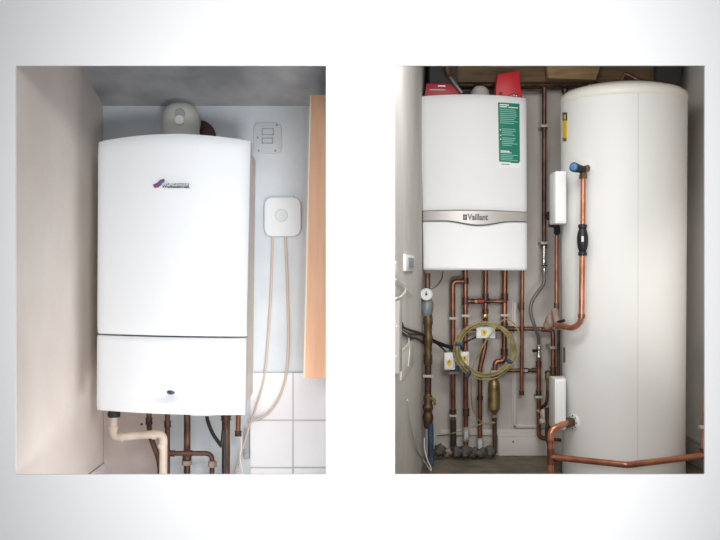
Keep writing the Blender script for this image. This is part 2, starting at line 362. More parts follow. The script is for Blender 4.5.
# plumbing below the left boiler
t = thing('condensate_pipe', 'cream plastic waste pipe with black rubber collar, stepping down under boiler left corner', 'pipe', P(160, 478, 3.1))
mesh_obj('pipe_run', MB().tube(PL([(113.5, 412), (113, 437.5), (163.5, 433.5), (161, 780)], 3.1), .0125, 16, .022), 'cream', t)
for a, b in (((113.2, 426), (113, 429)), ((120, 437.2), (123.5, 437)), ((152, 434.8), (156, 434.4)), ((162.5, 444), (162.3, 448))): mesh_obj('pipe_socket', MB().tube(PL([a, b], 3.1), .0148, 16), 'cream', t)
mesh_obj('rubber_collar', MB().lathe([(.019, 0), (.02, .012), (.016, .022), (.016, .035)], P(114, 417, 3.1)+V((0, 0, 0)), n=20), 'black', t)
cg = 'copper pipes below the arched-top boiler'
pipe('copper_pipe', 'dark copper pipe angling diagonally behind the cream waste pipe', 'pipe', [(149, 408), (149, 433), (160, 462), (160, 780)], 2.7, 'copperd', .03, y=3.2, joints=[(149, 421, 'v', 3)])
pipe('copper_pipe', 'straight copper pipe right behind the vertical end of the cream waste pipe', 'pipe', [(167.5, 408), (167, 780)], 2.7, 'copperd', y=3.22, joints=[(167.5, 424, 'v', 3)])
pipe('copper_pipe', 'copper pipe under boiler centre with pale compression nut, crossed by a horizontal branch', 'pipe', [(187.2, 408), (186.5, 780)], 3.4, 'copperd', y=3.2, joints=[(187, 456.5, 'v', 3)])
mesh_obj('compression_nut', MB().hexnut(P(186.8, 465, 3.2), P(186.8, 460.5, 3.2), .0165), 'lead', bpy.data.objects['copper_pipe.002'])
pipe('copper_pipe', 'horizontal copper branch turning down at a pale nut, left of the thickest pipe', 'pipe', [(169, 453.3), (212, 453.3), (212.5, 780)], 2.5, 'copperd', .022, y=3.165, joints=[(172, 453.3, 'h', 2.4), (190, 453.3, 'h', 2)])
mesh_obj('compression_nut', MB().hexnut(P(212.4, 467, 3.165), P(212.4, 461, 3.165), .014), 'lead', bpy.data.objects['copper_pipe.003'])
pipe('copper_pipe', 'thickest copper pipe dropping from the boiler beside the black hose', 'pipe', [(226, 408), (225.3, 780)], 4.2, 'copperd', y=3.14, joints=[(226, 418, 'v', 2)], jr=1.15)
pipe('copper_pipe', 'short capped copper stub below boiler right corner', 'pipe', [(238.5, 408), (238, 435)], 2.6, 'copper', y=3.2, joints=[(238.2, 433.5, 'v', 2.5)])
cable('black_hose', 'black hose curving from boiler underside into the thickest copper pipe', [(206.5, 408, 3.14), (207.5, 420, 3.13), (213, 434, 3.12), (221, 446, 3.11), (224.5, 456, 3.11), (224, 780, 3.112)], 1.9, 'black', 'hose')
a, b = P(244.3, 458, YB), P(249.6, 429, YB)
tag(mesh_obj('wall_socket_piece', MB().box((a.x, YB-.02, a.z), (b.x, YB, b.z), .003).box((a.x+.002, YB-.024, a.z+.002), (b.x, YB-.018, a.z+.02), .001), 'ghostd'), 'narrow grey plate on the wall against the tile edge, beside the capped stub', 'wall plate')
c = P(147+(-5), 424, YB); tag(mesh_obj('wall_plug', MB().lathe([(.004, 0), (.004, -.006), (0, -.006)], c, (0, 1, 0), 10), 'dark'), 'tiny dark plug in pink plaster between waste pipe and diagonal copper pipe', 'wall plug')

# ================================================================ RIGHT ALCOVE
# timber and top
zb1 = EYE+.205*4.4
def zp(py, y): return EYE+(270-py)/F*y
struct('trim_4', MB().box((.305, 4.40, zp(82, 4.40)), (P(660, 0, 4.4).x, YR-.002, 2.69), .004), 'beam')
t0 = P(658, 82, 4.4)
tag(mesh_obj('dark_corner_board', MB().box((P(655, 0, 4.38).x, 4.36, zp(85, 4.37)), (P(680, 0, 4.37).x, YR-.003, 2.69), .006), 'soot'), 'black-grey board at the right end of the old timber beam above the tank', 'board')
tag(mesh_obj('tan_board', MB().prism([(P(548, 0, 4.34).x, zp(78, 4.34)), (P(596, 0, 4.34).x, zp(80, 4.34)), (P(606, 0, 4.34).x, zp(50, 4.34)), (P(545, 0, 4.34).x, zp(50, 4.34))], 4.34, 4.401, .003), 'board'), 'tan offcut board against the old timber beam left of the tank top', 'board')
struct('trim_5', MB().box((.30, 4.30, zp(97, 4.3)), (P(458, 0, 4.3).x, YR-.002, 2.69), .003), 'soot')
pg = None
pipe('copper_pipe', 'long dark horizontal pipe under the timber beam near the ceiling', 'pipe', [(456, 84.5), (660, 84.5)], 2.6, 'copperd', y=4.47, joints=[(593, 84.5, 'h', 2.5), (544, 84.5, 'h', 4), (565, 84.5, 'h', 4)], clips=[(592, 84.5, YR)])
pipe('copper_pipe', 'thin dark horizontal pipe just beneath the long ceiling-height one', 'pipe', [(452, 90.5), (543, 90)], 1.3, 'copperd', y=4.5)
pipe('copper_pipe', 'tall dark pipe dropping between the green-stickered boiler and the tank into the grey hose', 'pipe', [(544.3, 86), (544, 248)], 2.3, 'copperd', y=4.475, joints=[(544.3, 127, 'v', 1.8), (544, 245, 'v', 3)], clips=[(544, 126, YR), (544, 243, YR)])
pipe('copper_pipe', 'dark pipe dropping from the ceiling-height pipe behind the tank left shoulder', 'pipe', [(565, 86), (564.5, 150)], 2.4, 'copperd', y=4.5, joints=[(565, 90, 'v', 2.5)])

# Vaillant boiler
VF = 4.24
t = thing('wall_boiler', 'white wall-hung boiler with silver band and tall green sticker on its front', 'boiler', P(475, 270, 4.4))
def cl(v0, v1): return lambda v: 420.8+3.0*(v0+(v1-v0)*v), lambda v: 526.6+.8*(v0+(v1-v0)*v)
l, r = cl(0, .66)
mesh_obj('upper_cover', shell(l, r, lambda u: 96+1.9*u-1.6*(1-(2*u-1)**2), lambda u: 210.5+1.3*u-1.0*(1-(2*u-1)**2), VF+.03, 4.33, .03, .008), 'vwhite', t)
def dip(u):
    k = 0 if (u < .2 or u > .86) else math.sin(math.pi*(u-.2)/.66)**2
    return 220.6+.8*u+4.2*k
l, r = cl(.66, .73)
bd = mesh_obj('trim_band', shell(l, r, lambda u: 211.2+1.3*u-1.0*(1-(2*u-1)**2), dip, VF+.024, 4.33, .030, .003, 40), 'silver', t)
l, r = cl(.725, 1)
mesh_obj('lower_cover', shell(l, r, lambda u: dip(u)+.8, lambda u: 270+.5*u, VF+.033, 4.33, .03, .008, 40), 'vwhite', t)
mesh_obj('chassis', MB().prism([(P(424, 0, VF).x, zp(269, VF)), (P(523, 0, VF).x, zp(269, VF)), (P(522, 0, VF).x, zp(99, VF)), (P(424, 0, VF).x, zp(99, VF))], 4.3, YR-.002, .004), 'vwhite', t)
mesh_obj('logo_lettering', text_mb('Vaillant', 477.8, 217.0, VF-.0052, 20.5, 6.4, .003, .03), 'vtext', bd)
mb = MB(); a, b = P(463, 214.4, VF-.005), P(467, 220.0, VF-.005)
mb.box((a.x, VF-.008, b.z), (b.x, VF+.002, a.z), .001)
lb_ = mesh_obj('logo_badge', mb, 'vtext', bd)
q_ = P(465, 217.2, VF-.008); mesh_obj('badge_mark', MB().tube([q_+V((-.004, 0, .006)), q_+V((0, 0, -.006)), q_+V((.004, 0, .006))], .0012, 6), 'silver', lb_)
# green sticker on the curved cover
def sxy(u, v):   # sticker local to px
    return 498+(520.2-498)*u+.6*v+.8*v*(1-u), 102.2+.8*u+v*64.8
def vsurf(px, py):
    u = (px-421.5)/105.5; return VF+.03-.03*(1-(2*u-1)**2)
def strip(cells, off, th=.0008, ncol=6):
    t_ = bmesh.new()
    for (u0, v0, u1, v1) in cells:
        rows = []
        for k in range(ncol+1):
            u = u0+(u1-u0)*k/ncol; col = []
            for v in (v0, v1):
                px, py = sxy(u, v); yy = vsurf(px, py)-off; p = P(px, py, VF); col.append((p.x, yy, p.z))
            rows.append(col)
        fr = [[t_.verts.new(c) for c in col] for col in rows]; bk = [[t_.verts.new((c[0], c[1]+th, c[2])) for c in col] for col in rows]
        for k in range(ncol):
            t_.faces.new((fr[k][0], fr[k][1], fr[k+1][1], fr[k+1][0])); t_.faces.new((bk[k][0], bk[k+1][0], bk[k+1][1], bk[k][1]))
            t_.faces.new((fr[k][0], fr[k+1][0], bk[k+1][0], bk[k][0])); t_.faces.new((fr[k][1], bk[k][1], bk[k+1][1], fr[k+1][1]))
        t_.faces.new((fr[0][0], bk[0][0], bk[0][1], fr[0][1])); t_.faces.new((fr[-1][0], fr[-1][1], bk[-1][1], bk[-1][0]))
    mb = MB(); mb._merge(t_); return mb
st = mesh_obj('sticker', strip([(0, 0, 1, 1)], .0022, .003, 12), 'paper', t, label='tall green sticker with white print and white foot')
mesh_obj('sticker_print', strip([(.0, .0, 1, .905), (0, .9, .6, .915), (.55, .9, .95, .925)], .003, .0008, 12), 'green', st)
cells = [(.08, .025, .5, .042), (.08, .055, .42, .072), (.48, .06, .92, .075)]
tx = MB()
v = .1
lines = []
for i in range(8): lines.append((.08, .1+i*.03, .9 - random.random()*.25))
for i in range(4): lines.append((.16, .40+i*.03, .9-random.random()*.3))
for i in range(5): lines.append((.16, .54+i*.028, .9-random.random()*.3))
cells += [(.08, .74, .5, .757), (.08, .765, .6, .775)]
for q_ in cells: mesh_obj('sticker_heading', strip([q_], .0042, .0014, 3), 'paper', st)
for q_ in [(.06, .415, .12, .43), (.06, .5, .12, .515), (.06, .56, .12, .575)]: mesh_obj('sticker_bullet', strip([q_], .0042, .0014, 3), 'paper', st)
for i in range(4): lines.append((.08, .80+i*.026, .9-random.random()*.3))
mesh_obj('sticker_text', strip([(a, b, c, b+.010) for a, b, c in lines], .0042, .0014, 4), 'stext', st)
mesh_obj('sticker_footer_text', strip([(.1, .945, .5, .957)], .003, .0008, 3), 'slot', st)
tag(mesh_obj('flue_elbow', MB().lathe([(.045, -.04), (.044, .0), (.04, .018), (.032, .032), (.02, .041), (0, .045)], (P(480, 0, 4.42).x, 4.42, zp(95, 4.4)), n=32).cyl((P(480, 0, 4.42).x, 4.42, zp(95, 4.4)), (P(480, 0, 4.42).x, YR, zp(95, 4.4)), .04, 28), 'trim'), 'pale rounded flue elbow peeking over the boiler between the two red items', 'flue')
# red booklet
t = thing('red_booklet', 'red booklet with white print leaning on the boiler top, left of the pale flue elbow', 'booklet', P(445, 95, 4.36))
def rp(pts, y0, y1, bev=.0, ym=None): return MB().prism([(P(a, b, ym or y0).x, P(a, b, ym or y0).z) for a, b in pts], y0, y1, bev)
mesh_obj('cover', rp([(424.5, 98), (426.5, 83.5), (451, 83.8), (461, 94), (462, 98)], 4.285, 4.297, .001), 'crimson', t)
mesh_obj('printed_lines', rp([(438, 85.3), (445.5, 85.5), (445.5, 86.6), (438, 86.4)], 4.2835, 4.286), 'paper', t)
mesh_obj('printed_lines', rp([(429.5, 89.3), (445.5, 89.5), (445.5, 90.3), (429.5, 90.1)], 4.2835, 4.286), 'stext', t)
tag(mesh_obj('grey_strap', MB().tube(PL([(449, 75, 4.29), (455, 84, 4.275), (462, 93, 4.275)]), .008, 8), 'greyhose'), 'grey strap slanting across the right corner of the red booklet', 'strap')
tag(mesh_obj('rust_bracket', MB().tube(PL([(447, 66, 4.27), (450, 76, 4.27)]), .014, 8), 'copperd'), 'rusty brown bracket end above the slanting grey strap', 'bracket')
t = thing('red_case', 'red plastic case standing on the boiler top above the green sticker', 'case', P(508, 96, 4.36))
mesh_obj('case_body', rp([(495.5, 99), (495.8, 86), (497.8, 74), (519.5, 70.3), (520.5, 84), (522.5, 99)], 4.29, 4.34, .004), 'redcard', t)
c = P(500.7, 93.3, 4.29); mesh_obj('latch_hole', MB().lathe([(.007, .002), (.007, -.003), (0, -.003)], c, (0, 1, 0), 16), 'black', t)
mb = MB()
for x_ in (511.5, 514, 516.5): mb.blob(P(x_, 95+abs(x_-514)*.2, 4.285), (.005, .004, .007), .2)
mesh_obj('silver_buckle', mb, 'chrome', t)

# hot water tank
t = thing('hot_water_cylinder', 'tall white hot water cylinder standing on the floor with domed lid', 'cylinder', (1.092, 4.15, FZ))
TC = (1.092, 4.15); TR = .2505; ztop = EYE+.1775*3.89
def radat(z): return TR*(1+.02*(z-EYE)/.8)+.000
h = ztop-FZ; prof = [(TR*.985, 0), (TR*.99, .01)]
for i in range(1, 13): prof.append((radat(FZ+h*i/12), max(h*i/12, .02)))
n = len(prof); mb = MB().lathe(prof, (TC[0], TC[1], FZ), n=96)
mesh_obj('tank_body', mb, 'twhite', t, ang=50)
rt = radat(ztop)
mb = MB().lathe([(rt*1.0, -.002), (rt*1.007, .0), (rt*1.009, .02), (rt*.99, .033), (rt*.92, .046), (rt*.7, .062), (rt*.4, .07), (0, .073)], (TC[0], TC[1], ztop), n=96)
mesh_obj('domed_lid', mb, 'tlid', t, ang=50)
def ts(px, py, off=0.):          # point on the tank surface along a sight line
    d = (px-360)/F; z_ = EYE+(270-py)/F*4.0; R = radat(z_)+off
    a = 1+d*d; b = -2*(d*TC[0]+TC[1]); c = TC[0]**2+TC[1]**2-R*R; k = b*b-4*a*c
    y = (-b-math.sqrt(max(k, 0)))/(2*a); return P(px, py, y)
def tnorm(p): return V((p.x-TC[0], p.y-TC[1], 0)).normalized()
def along(px, py, wd, ht, off=.0, th=.004, n=6):     # curved patch on the tank, px units
    t_ = bmesh.new(); A = []
    for k in range(n+1):
        x_ = px-wd/2+wd*k/n; q = ts(x_, py); nn = tnorm(q)
        dz = ht/2*q.y/F; A.append([q+nn*off+V((0, 0, dz)), q+nn*off-V((0, 0, dz)), q-nn*th-V((0, 0, dz)), q-nn*th+V((0, 0, dz))])
    G = [[t_.verts.new(p) for p in r_] for r_ in A]
    for k in range(n):
        for j in range(4): t_.faces.new((G[k][j], G[k][(j+1) % 4], G[k+1][(j+1) % 4], G[k+1][j]))
    t_.faces.new(G[0]); t_.faces.new(G[-1][::-1]); mb = MB(); mb._merge(t_); return mb
mb = MB(); ang = math.atan2(ts(638, 270).y-TC[1], ts(638, 270).x-TC[0])
mb.tube([(TC[0]+math.cos(ang)*radat(z_), TC[1]+math.sin(ang)*radat(z_), z_) for z_ in (FZ+.01, ztop-.002)], .0012, 6)
mesh_obj('jacket_seam', mb, 'tseam', t)
mesh_obj('slot', along(564.3, 355, 1.8, 15, .001), 'slot', t)
mb = along(565.0, 128, 4.2, 27, .0015); lb = mesh_obj('label_patch', mb, 'yellow', t, label='yellow warning label')
mesh_obj('label_header', along(565.2, 116.5, 4.2, 8, .0025), 'navy', lb)
mesh_obj('label_mark', along(565.0, 139.5, 3.6, 3, .0025), 'slot', lb)
mesh_obj('label_mark', along(565.4, 117, 1.6, 4.5, .0035), 'yellow', lb)
def cover(px0, px1, py0, py1, yf, yk, name='terminal_cover'):
    a, b = P(px0, py1, yf), P(px1, py0, yf)
    a.x = P(px0, 0, yk).x; mb = MB().floorprism([(a.x+.001, yf), (b.x, yf), (b.x+.02, yk), (a.x, yk)], a.z, b.z, .005)
    o = mesh_obj(name, mb, 'plast', t)
    mesh_obj('cover_plate', MB().prism(rrect(a.x+.007, a.z+.008, b.x-.004, b.z-.008, .006), yf-.004, yf+.003, .0015), 'plast', o)
    return o
cover(549.4, 566.5, 171, 223.5, 4.0, 4.12); cover(548.8, 566, 379, 430, 4.0, 4.12)
# flanges
q = ts(588, 168); mb = MB(); mb.lathe([(.03, -.02), (.03, .003), (.026, .005), (0, .005)], q, tnorm(q), 32); mesh_obj('port_flange', mb, 'twhite', t)
q = ts(574, 422); mb = MB(); mb.lathe([(.032, -.02), (.032, .004), (.028, .006), (0, .006)], q, tnorm(q), 32); fb = mesh_obj('port_flange', mb, 'plast', t)
nn = tnorm(q); si = V((0, 0, 1)).cross(nn)
mb = MB()
for k in range(8):
    a = k*math.pi/4; mb.blob(q+nn*.007+(si*math.cos(a)+V((0, 0, 1))*math.sin(a))*.026, (.0035, .0035, .0035), 0, 1)
mesh_obj('flange_bolt', mb, 'slot', fb)

# tall loop pipe with valve at tank
t = thing('relief_pipe', 'bright copper pipe before the tank with blue-capped valve and black inline fitting', 'pipe', P(582, 330, 3.93))
yq = 3.925
mesh_obj('pipe_run', MB().tube(PL([(583.2, 176, yq), (582.8, 230, yq)]), .0105, 16), 'copperb', t)
mesh_obj('pipe_run', MB().tube(PL([(582.4, 250, yq), (581.5, 322, yq), (573, 328.3, 3.97), (556, 325, 4.1)]), .0115, 16, .035), 'copperb', t)
q = ts(588, 168); c = P(583.2, 170, yq)
mb = MB().tube([c, q], .013, 14).tube([c+V((0, 0, .015)), c-V((0, 0, .03))], .0135, 14).hexnut(c-V((0, 0, .018)), c-V((0, 0, .034)), .016)
mesh_obj('valve_body', mb, 'brassd', t)
k0 = P(575, 167.5, 3.9); mb = MB().tube([c, k0], .016, 16)
mesh_obj('valve_neck', mb, 'black', t)
dr = (k0-c).normalized(); mb = MB().lathe([(.015, -.016), (.018, -.01), (.019, .010), (.017, .014)], k0, dr, 24); mesh_obj('black_cap', mb, 'black', t)
face = (V((-.35, -.93, .05))).normalized(); mb = MB().lathe([(.016, -.006), (.016, .008), (.013, .012), (0, .013)], k0+V((-.006, -.010, 0)), face, 24); mesh_obj('blue_knob', mb, 'bluecap', t)
mb = MB().lathe([(.013, -.062), (.0175, -.06), (.0175, -.048), (.014, -.045), (.019, -.03), (.022, -.012), (.022, .012), (.019, .03), (.014, .045), (.0175, .048), (.0175, .06), (.013, .062)], P(582.6, 240, yq), n=20)
fi = mesh_obj('inline_fitting', mb, 'black', t)
c = P(582.6, 239, yq-.0225); mesh_obj('white_tag', MB().box(c-V((.004, .001, .011)), c+V((.004, .004, .011)), .001), 'paper', fi)
mesh_obj('pipe_joint', MB().tube(PL([(581.7, 314, yq), (581.3, 318, yq)]), .014, 16), 'copper', t)

# lower outlet pipe
t = thing('discharge_pipe', 'bright copper pipe crossing low in front of the tank in a shallow V', 'pipe', P(551, 470, 3.93))
q = ts(574, 422); A = P(551, 457, 3.95)
mesh_obj('socket', MB().tube([q, q+tnorm(q)*.03, q+tnorm(q)*.04], .018, 14).hexnut(q+tnorm(q)*.02, q+tnorm(q)*.035, .021), 'brassd', t)
p1 = q+tnorm(q)*.03; mesh_obj('pipe_run', MB().tube([p1, P(561, 425, 3.96), P(550.6, 430, 3.95), P(550.6, 483, 3.95)], .0125, 16, .028), 'copperb', t)
Rr = P(703.5, 455.5, 3.97)
mesh_obj('pipe_run', MB().tube([A, P(628, 465, 3.79), Rr, P(709, 330, 3.97)], .0125, 16, .02), 'copperb', t)
mesh_obj('pipe_joint', MB().tube([A+V((0, 0, .035)), A-V((0, 0, .03))], .0155, 16).tube([A, A+V((.03, -.012, -.003))], .0155, 16).tube([P(550.6, 440, 3.95), P(550.6, 443, 3.95)], .0145, 16), 'copper', t)
mesh_obj('pipe_joint', MB().tube([Rr-V((.035, -.006, -.0)), Rr], .0155, 16).tube([Rr, Rr+V((0, 0, .03))], .0155, 16), 'copper', t)
cc = P(703.7, 427, 3.97); mesh_obj('pipe_clip', MB().box(cc-V((.018, .016, .007)), cc+V((XRR-cc.x, .01, .007)), .002), 'clip', t)

# small pipes left of tank
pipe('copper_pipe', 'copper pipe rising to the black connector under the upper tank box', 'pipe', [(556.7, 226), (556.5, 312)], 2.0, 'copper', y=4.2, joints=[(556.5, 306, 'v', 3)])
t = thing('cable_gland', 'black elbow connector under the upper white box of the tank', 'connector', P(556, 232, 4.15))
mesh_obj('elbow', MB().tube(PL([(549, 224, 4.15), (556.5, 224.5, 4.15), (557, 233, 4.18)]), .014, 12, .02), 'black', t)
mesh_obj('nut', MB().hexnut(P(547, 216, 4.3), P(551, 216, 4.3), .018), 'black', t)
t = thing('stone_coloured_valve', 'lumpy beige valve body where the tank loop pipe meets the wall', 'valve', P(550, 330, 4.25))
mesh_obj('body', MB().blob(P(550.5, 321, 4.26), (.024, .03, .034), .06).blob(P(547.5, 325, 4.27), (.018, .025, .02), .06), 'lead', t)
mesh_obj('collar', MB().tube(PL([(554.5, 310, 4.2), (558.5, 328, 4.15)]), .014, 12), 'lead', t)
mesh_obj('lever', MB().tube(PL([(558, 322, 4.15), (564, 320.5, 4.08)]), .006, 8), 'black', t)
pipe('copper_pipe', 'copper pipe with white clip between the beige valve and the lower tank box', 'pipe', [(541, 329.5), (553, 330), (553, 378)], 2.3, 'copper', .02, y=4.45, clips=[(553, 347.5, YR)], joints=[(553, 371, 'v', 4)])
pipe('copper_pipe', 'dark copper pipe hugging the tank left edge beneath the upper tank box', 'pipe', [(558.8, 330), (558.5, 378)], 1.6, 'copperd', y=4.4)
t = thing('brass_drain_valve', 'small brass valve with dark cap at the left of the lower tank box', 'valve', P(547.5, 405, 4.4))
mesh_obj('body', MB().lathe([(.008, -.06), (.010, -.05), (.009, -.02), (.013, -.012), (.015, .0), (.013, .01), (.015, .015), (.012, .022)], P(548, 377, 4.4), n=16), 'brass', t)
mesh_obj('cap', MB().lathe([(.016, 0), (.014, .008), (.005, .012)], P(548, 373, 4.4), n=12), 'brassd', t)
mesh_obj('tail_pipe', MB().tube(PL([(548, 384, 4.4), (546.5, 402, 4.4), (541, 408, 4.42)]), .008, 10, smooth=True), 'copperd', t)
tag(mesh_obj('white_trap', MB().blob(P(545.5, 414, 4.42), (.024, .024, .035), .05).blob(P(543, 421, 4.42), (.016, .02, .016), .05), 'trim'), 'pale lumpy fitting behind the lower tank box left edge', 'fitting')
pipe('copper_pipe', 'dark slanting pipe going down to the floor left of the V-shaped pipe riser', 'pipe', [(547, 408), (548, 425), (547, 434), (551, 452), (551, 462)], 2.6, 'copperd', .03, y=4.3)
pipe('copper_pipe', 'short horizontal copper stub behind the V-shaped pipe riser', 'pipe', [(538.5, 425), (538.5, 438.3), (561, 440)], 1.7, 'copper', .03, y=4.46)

# pipes under the Vaillant boiler
yv = 4.50
pipe('copper_pipe', 'copper pipe leftmost under the silver-banded boiler, elbowed across at its top', 'pipe', [(464, 281.3), (452.7, 281.3), (453.2, 453)], 2.5, 'copper', .022, y=yv, joints=[(453, 412, 'v', 2.5)], clips=[(453, 318.3, YR), (453.2, 372.5, YR), (453.2, 415.5, YR)])
pipe('copper_pipe', 'second copper pipe under the silver-banded boiler, taking the leftmost elbow', 'pipe', [(465.4, 268), (465.4, 345), (466, 453)], 2.5, 'copper', .02, y=yv, joints=[(465.4, 281, 'v', 3), (465.4, 301, 'v', 3.5), (466, 412, 'v', 3.5)], clips=[(465.4, 315.8, YR)])
t = pipe('copper_pipe', 'third copper pipe with brass drain knob, stepping sideways inside the cable coil', 'pipe', [(485.7, 268), (485.3, 346), (480, 368), (480, 453)], 2.4, 'copper', .03, y=yv, joints=[(485.5, 296, 'v', 2.5), (485.4, 311, 'v', 2), (480, 398, 'v', 2)])
c = P(485.2, 316, yv-.012); mesh_obj('drain_knob', MB().lathe([(.012, .01), (.012, -.004), (.008, -.01), (0, -.012)], c, (0, 1, 0), 18), 'lamp_gold', t)
t = pipe('copper_pipe', 'horizontal copper link with red valve handle just under the silver-banded boiler', 'pipe', [(465.4, 301.3), (505, 301.3)], 2.0, 'copper', y=yv-.002, joints=[(472.5, 301.3, 'h', 2), (486, 301.3, 'h', 3.5), (503, 301.3, 'h', 2.5)])
mesh_obj('valve_handle', MB().tube([P(477, 301.3, yv-.012), P(483.5, 301.3, yv-.012)], .0135, 12), 'red', t)
mesh_obj('brass_nut', MB().hexnut(P(474.5, 301.3, yv-.002), P(476.8, 301.3, yv-.002), .012), 'brass', t)
t = pipe('copper_pipe', 'fourth copper pipe, hooking left below the coil into the brass air separator', 'pipe', [(505, 268), (504.2, 361.3), (495, 361.3), (495, 380)], 2.7, 'copper', .022, y=yv, joints=[(504.8, 297, 'v', 3.5), (504.4, 325, 'v', 2.5), (504.2, 352, 'v', 3)], clips=[(504.6, 315.3, YR), (495, 371.5, YR)])
pipe('copper_pipe', 'fifth copper pipe with capped lower end right of the cable coil', 'pipe', [(522.3, 268), (521.6, 394.5)], 1.9, 'copper', y=yv, joints=[(522, 306, 'v', 3.5), (521.6, 393, 'v', 2)], clips=[(524.2, 370.6, YR)] if 0 else [])
mesh_obj('pipe_shoulder', MB().tube(PL([(520, 302), (519.3, 307), (521, 312)], yv), .006, 8, smooth=True), 'copperd', bpy.data.objects['copper_pipe.%03d' % max(int(o.name[-3:]) for o in bpy.data.objects if o.name.startswith('copper_pipe.'))])
pipe('copper_pipe', 'long horizontal copper pipe passing behind the top of the cable coil', 'pipe', [(466, 328.8), (552, 328.8)], 2.1, 'copper', y=yv+.03, joints=[(497.5, 328.8, 'h', 3), (511, 328.8, 'h', 3)], clips=[(543, 328.8, YR)])
pipe('copper_pipe', 'short horizontal copper link right of the lower coil edge', 'pipe', [(505, 370.5), (538, 370.3)], 1.9, 'copper', y=yv+.02, joints=[(526, 370.5, 'h', 2), (535, 370.3, 'h', 3)], clips=[(524.3, 370.5, YR)])
t = pipe('copper_pipe', 'copper pipe below the grey flexible hose, ending in an elbow with brass tap', 'pipe', [(538.8, 354), (538.6, 437), (546, 438.5)], 2.2, 'copper', .025, y=yv, joints=[(538.7, 364, 'v', 3), (538.6, 393, 'v', 2.5)], clips=[(538.6, 396.8, YR)])
c = P(538.6, 411, yv-.015); mesh_obj('brass_tap', MB().lathe([(.006, .01), (.007, -.012), (0, -.013)], c, (0, 1, 0), 12).tube([c-V((.008, .008, -.006)), c+V((.014, -.008, -.014))], .004, 8), 'lamp_gold', t)
# pipe end tails near floor
t = thing('air_separator', 'stout brass cylindrical air separator hanging below the cable coil', 'air separator', P(494, 414, yv))
zc_ = P(0, 396, yv).z
mesh_obj('body', MB().lathe([(.011, -.085), (.014, -.076), (.02, -.066), (.026, -.058), (.026, .05), (.024, .062), (.014, .078), (.011, .082), (.011, .1)], (P(494, 0, yv).x, yv, zc_), n=24), 'brass', t)
mesh_obj('label_sleeve', MB().lathe([(.0268, -.05), (.0268, .04)], (P(494, 0, yv).x, yv, zc_), n=24), 'brassd' if 0 else 'brass', t)
mesh_obj('bleed_nut', MB().hexnut(P(494, 413, yv), P(494, 417.5, yv), .012), 'chrome', t)
pipe('copper_pipe', 'dark pipe from the brass air separator down to the floor debris', 'pipe', [(494.5, 417), (494.8, 453)], 2.2, 'copperd', y=yv)

# grey hose with connectors
t = thing('flexible_hose', 'grey flexible filling hose curving down left of the tank', 'hose', P(539, 345, 4.46))
mesh_obj('hose', MB().tube(PL([(544, 272, 4.46), (543.5, 284, 4.45), (537, 293, 4.44), (531.5, 303, 4.44), (531, 314, 4.44), (534.5, 326, 4.44), (538, 336, 4.46), (539, 344, 4.48)]), .0078, 12, smooth=True), 'greyhose', t)
mesh_obj('hose_end', MB().lathe([(.009, -.04), (.010, -.03), (.012, -.025), (.012, -.01), (.009, -.006), (.009, .01), (.012, .014), (.012, .03), (.009, .034), (.009, .09)], P(544, 266, 4.46), n=16), 'chrome', t)
mesh_obj('lever_handle', MB().box(P(541.2, 264.6, 4.45), P(547.2, 266.4, 4.435), .002), 'black', t)
mesh_obj('hose_end', MB().lathe([(.011, -.035), (.011, -.02), (.008, -.015), (.008, .0), (.011, .004), (.011, .02)], P(538.8, 350, 4.48), n=16), 'chrome', t)
mesh_obj('lever_handle', MB().tube(PL([(538, 350.5, 4.465), (534.5, 350.5, 4.46)]), .006, 8).blob(P(534, 350.7, 4.46), (.009, .008, .008)), 'black', t)

# left riser with gauge
t = thing('riser_pipe', 'thick corroded riser with pressure gauge at the left wall corner', 'pipe', P(428, 450, 4.25))
yl = 4.25
mesh_obj('pipe_run', MB().tube(PL([(427.5, 273), (427.5, 300)], yl), .012, 14), 'copperd', t)
mesh_obj('pipe_run', MB().tube(PL([(428, 305), (428, 420)], yl), .0145, 14), 'copperd', t)
mesh_obj('brass_union', MB().lathe([(.016, -.17), (.019, -.16), (.019, -.13), (.016, -.12), (.018, -.08), (.021, -.07), (.021, -.05), (.016, -.04), (.018, .0), (.021, .01), (.019, .04), (.016, .05)], P(428, 325, yl), n=18), 'brassd', t)
mesh_obj('valve_body', MB().lathe([(.016, -.045), (.024, -.03), (.027, -.01), (.027, .012), (.02, .03), (.014, .04)], P(427, 306, yl), n=20), 'valvegrey', t)
g = mesh_obj('pressure_gauge', MB().lathe([(.024, .02), (.026, .0), (.026, -.01), (.023, -.012), (.022, -.009), (0, -.009)], P(426.3, 294.3, yl-.03), (0, 1, 0), 28), 'dial', t)
c = P(426.3, 294.3, yl-.042); mesh_obj('gauge_needle', MB().lathe([(.005, .004), (.005, -.002), (0, -.003)], c, (0, 1, 0), 10).box(c-V((.002, .002, 0)), c+V((.001, .001, .013))), 'black', g)
c = P(428, 376, yl); mesh_obj('pipe_clip', MB().box(c-V((.022, .02, .006)), c+V((.022, .02, .006)), .002), 'clip', t)
mesh_obj('drain_cock', MB().tube(PL([(429, 398, yl-.01), (434, 400, yl-.02)]), .008, 10).tube(PL([(434, 398, yl-.02), (435, 405, yl-.02)]), .006, 10), 'brass', t)
mesh_obj('stopcock_body', MB().lathe([(.014, -.07), (.02, -.05), (.024, -.02), (.017, .0), (.024, .02), (.017, .04), (.02, .06), (.014, .08)], P(428, 412, yl), n=16), 'brassd', t)
mesh_obj('blue_pipe', MB().tube(PL([(430.5, 424), (431, 466)], yl-.02), .0125, 14), 'bluepipe', t, label='blue plastic water pipe')
pipe('copper_pipe', 'short dark pipe above the pressure gauge, behind it by the corner', 'pipe', [(423.8, 276), (423.8, 298)], 1.6, 'copperd', y=4.5)

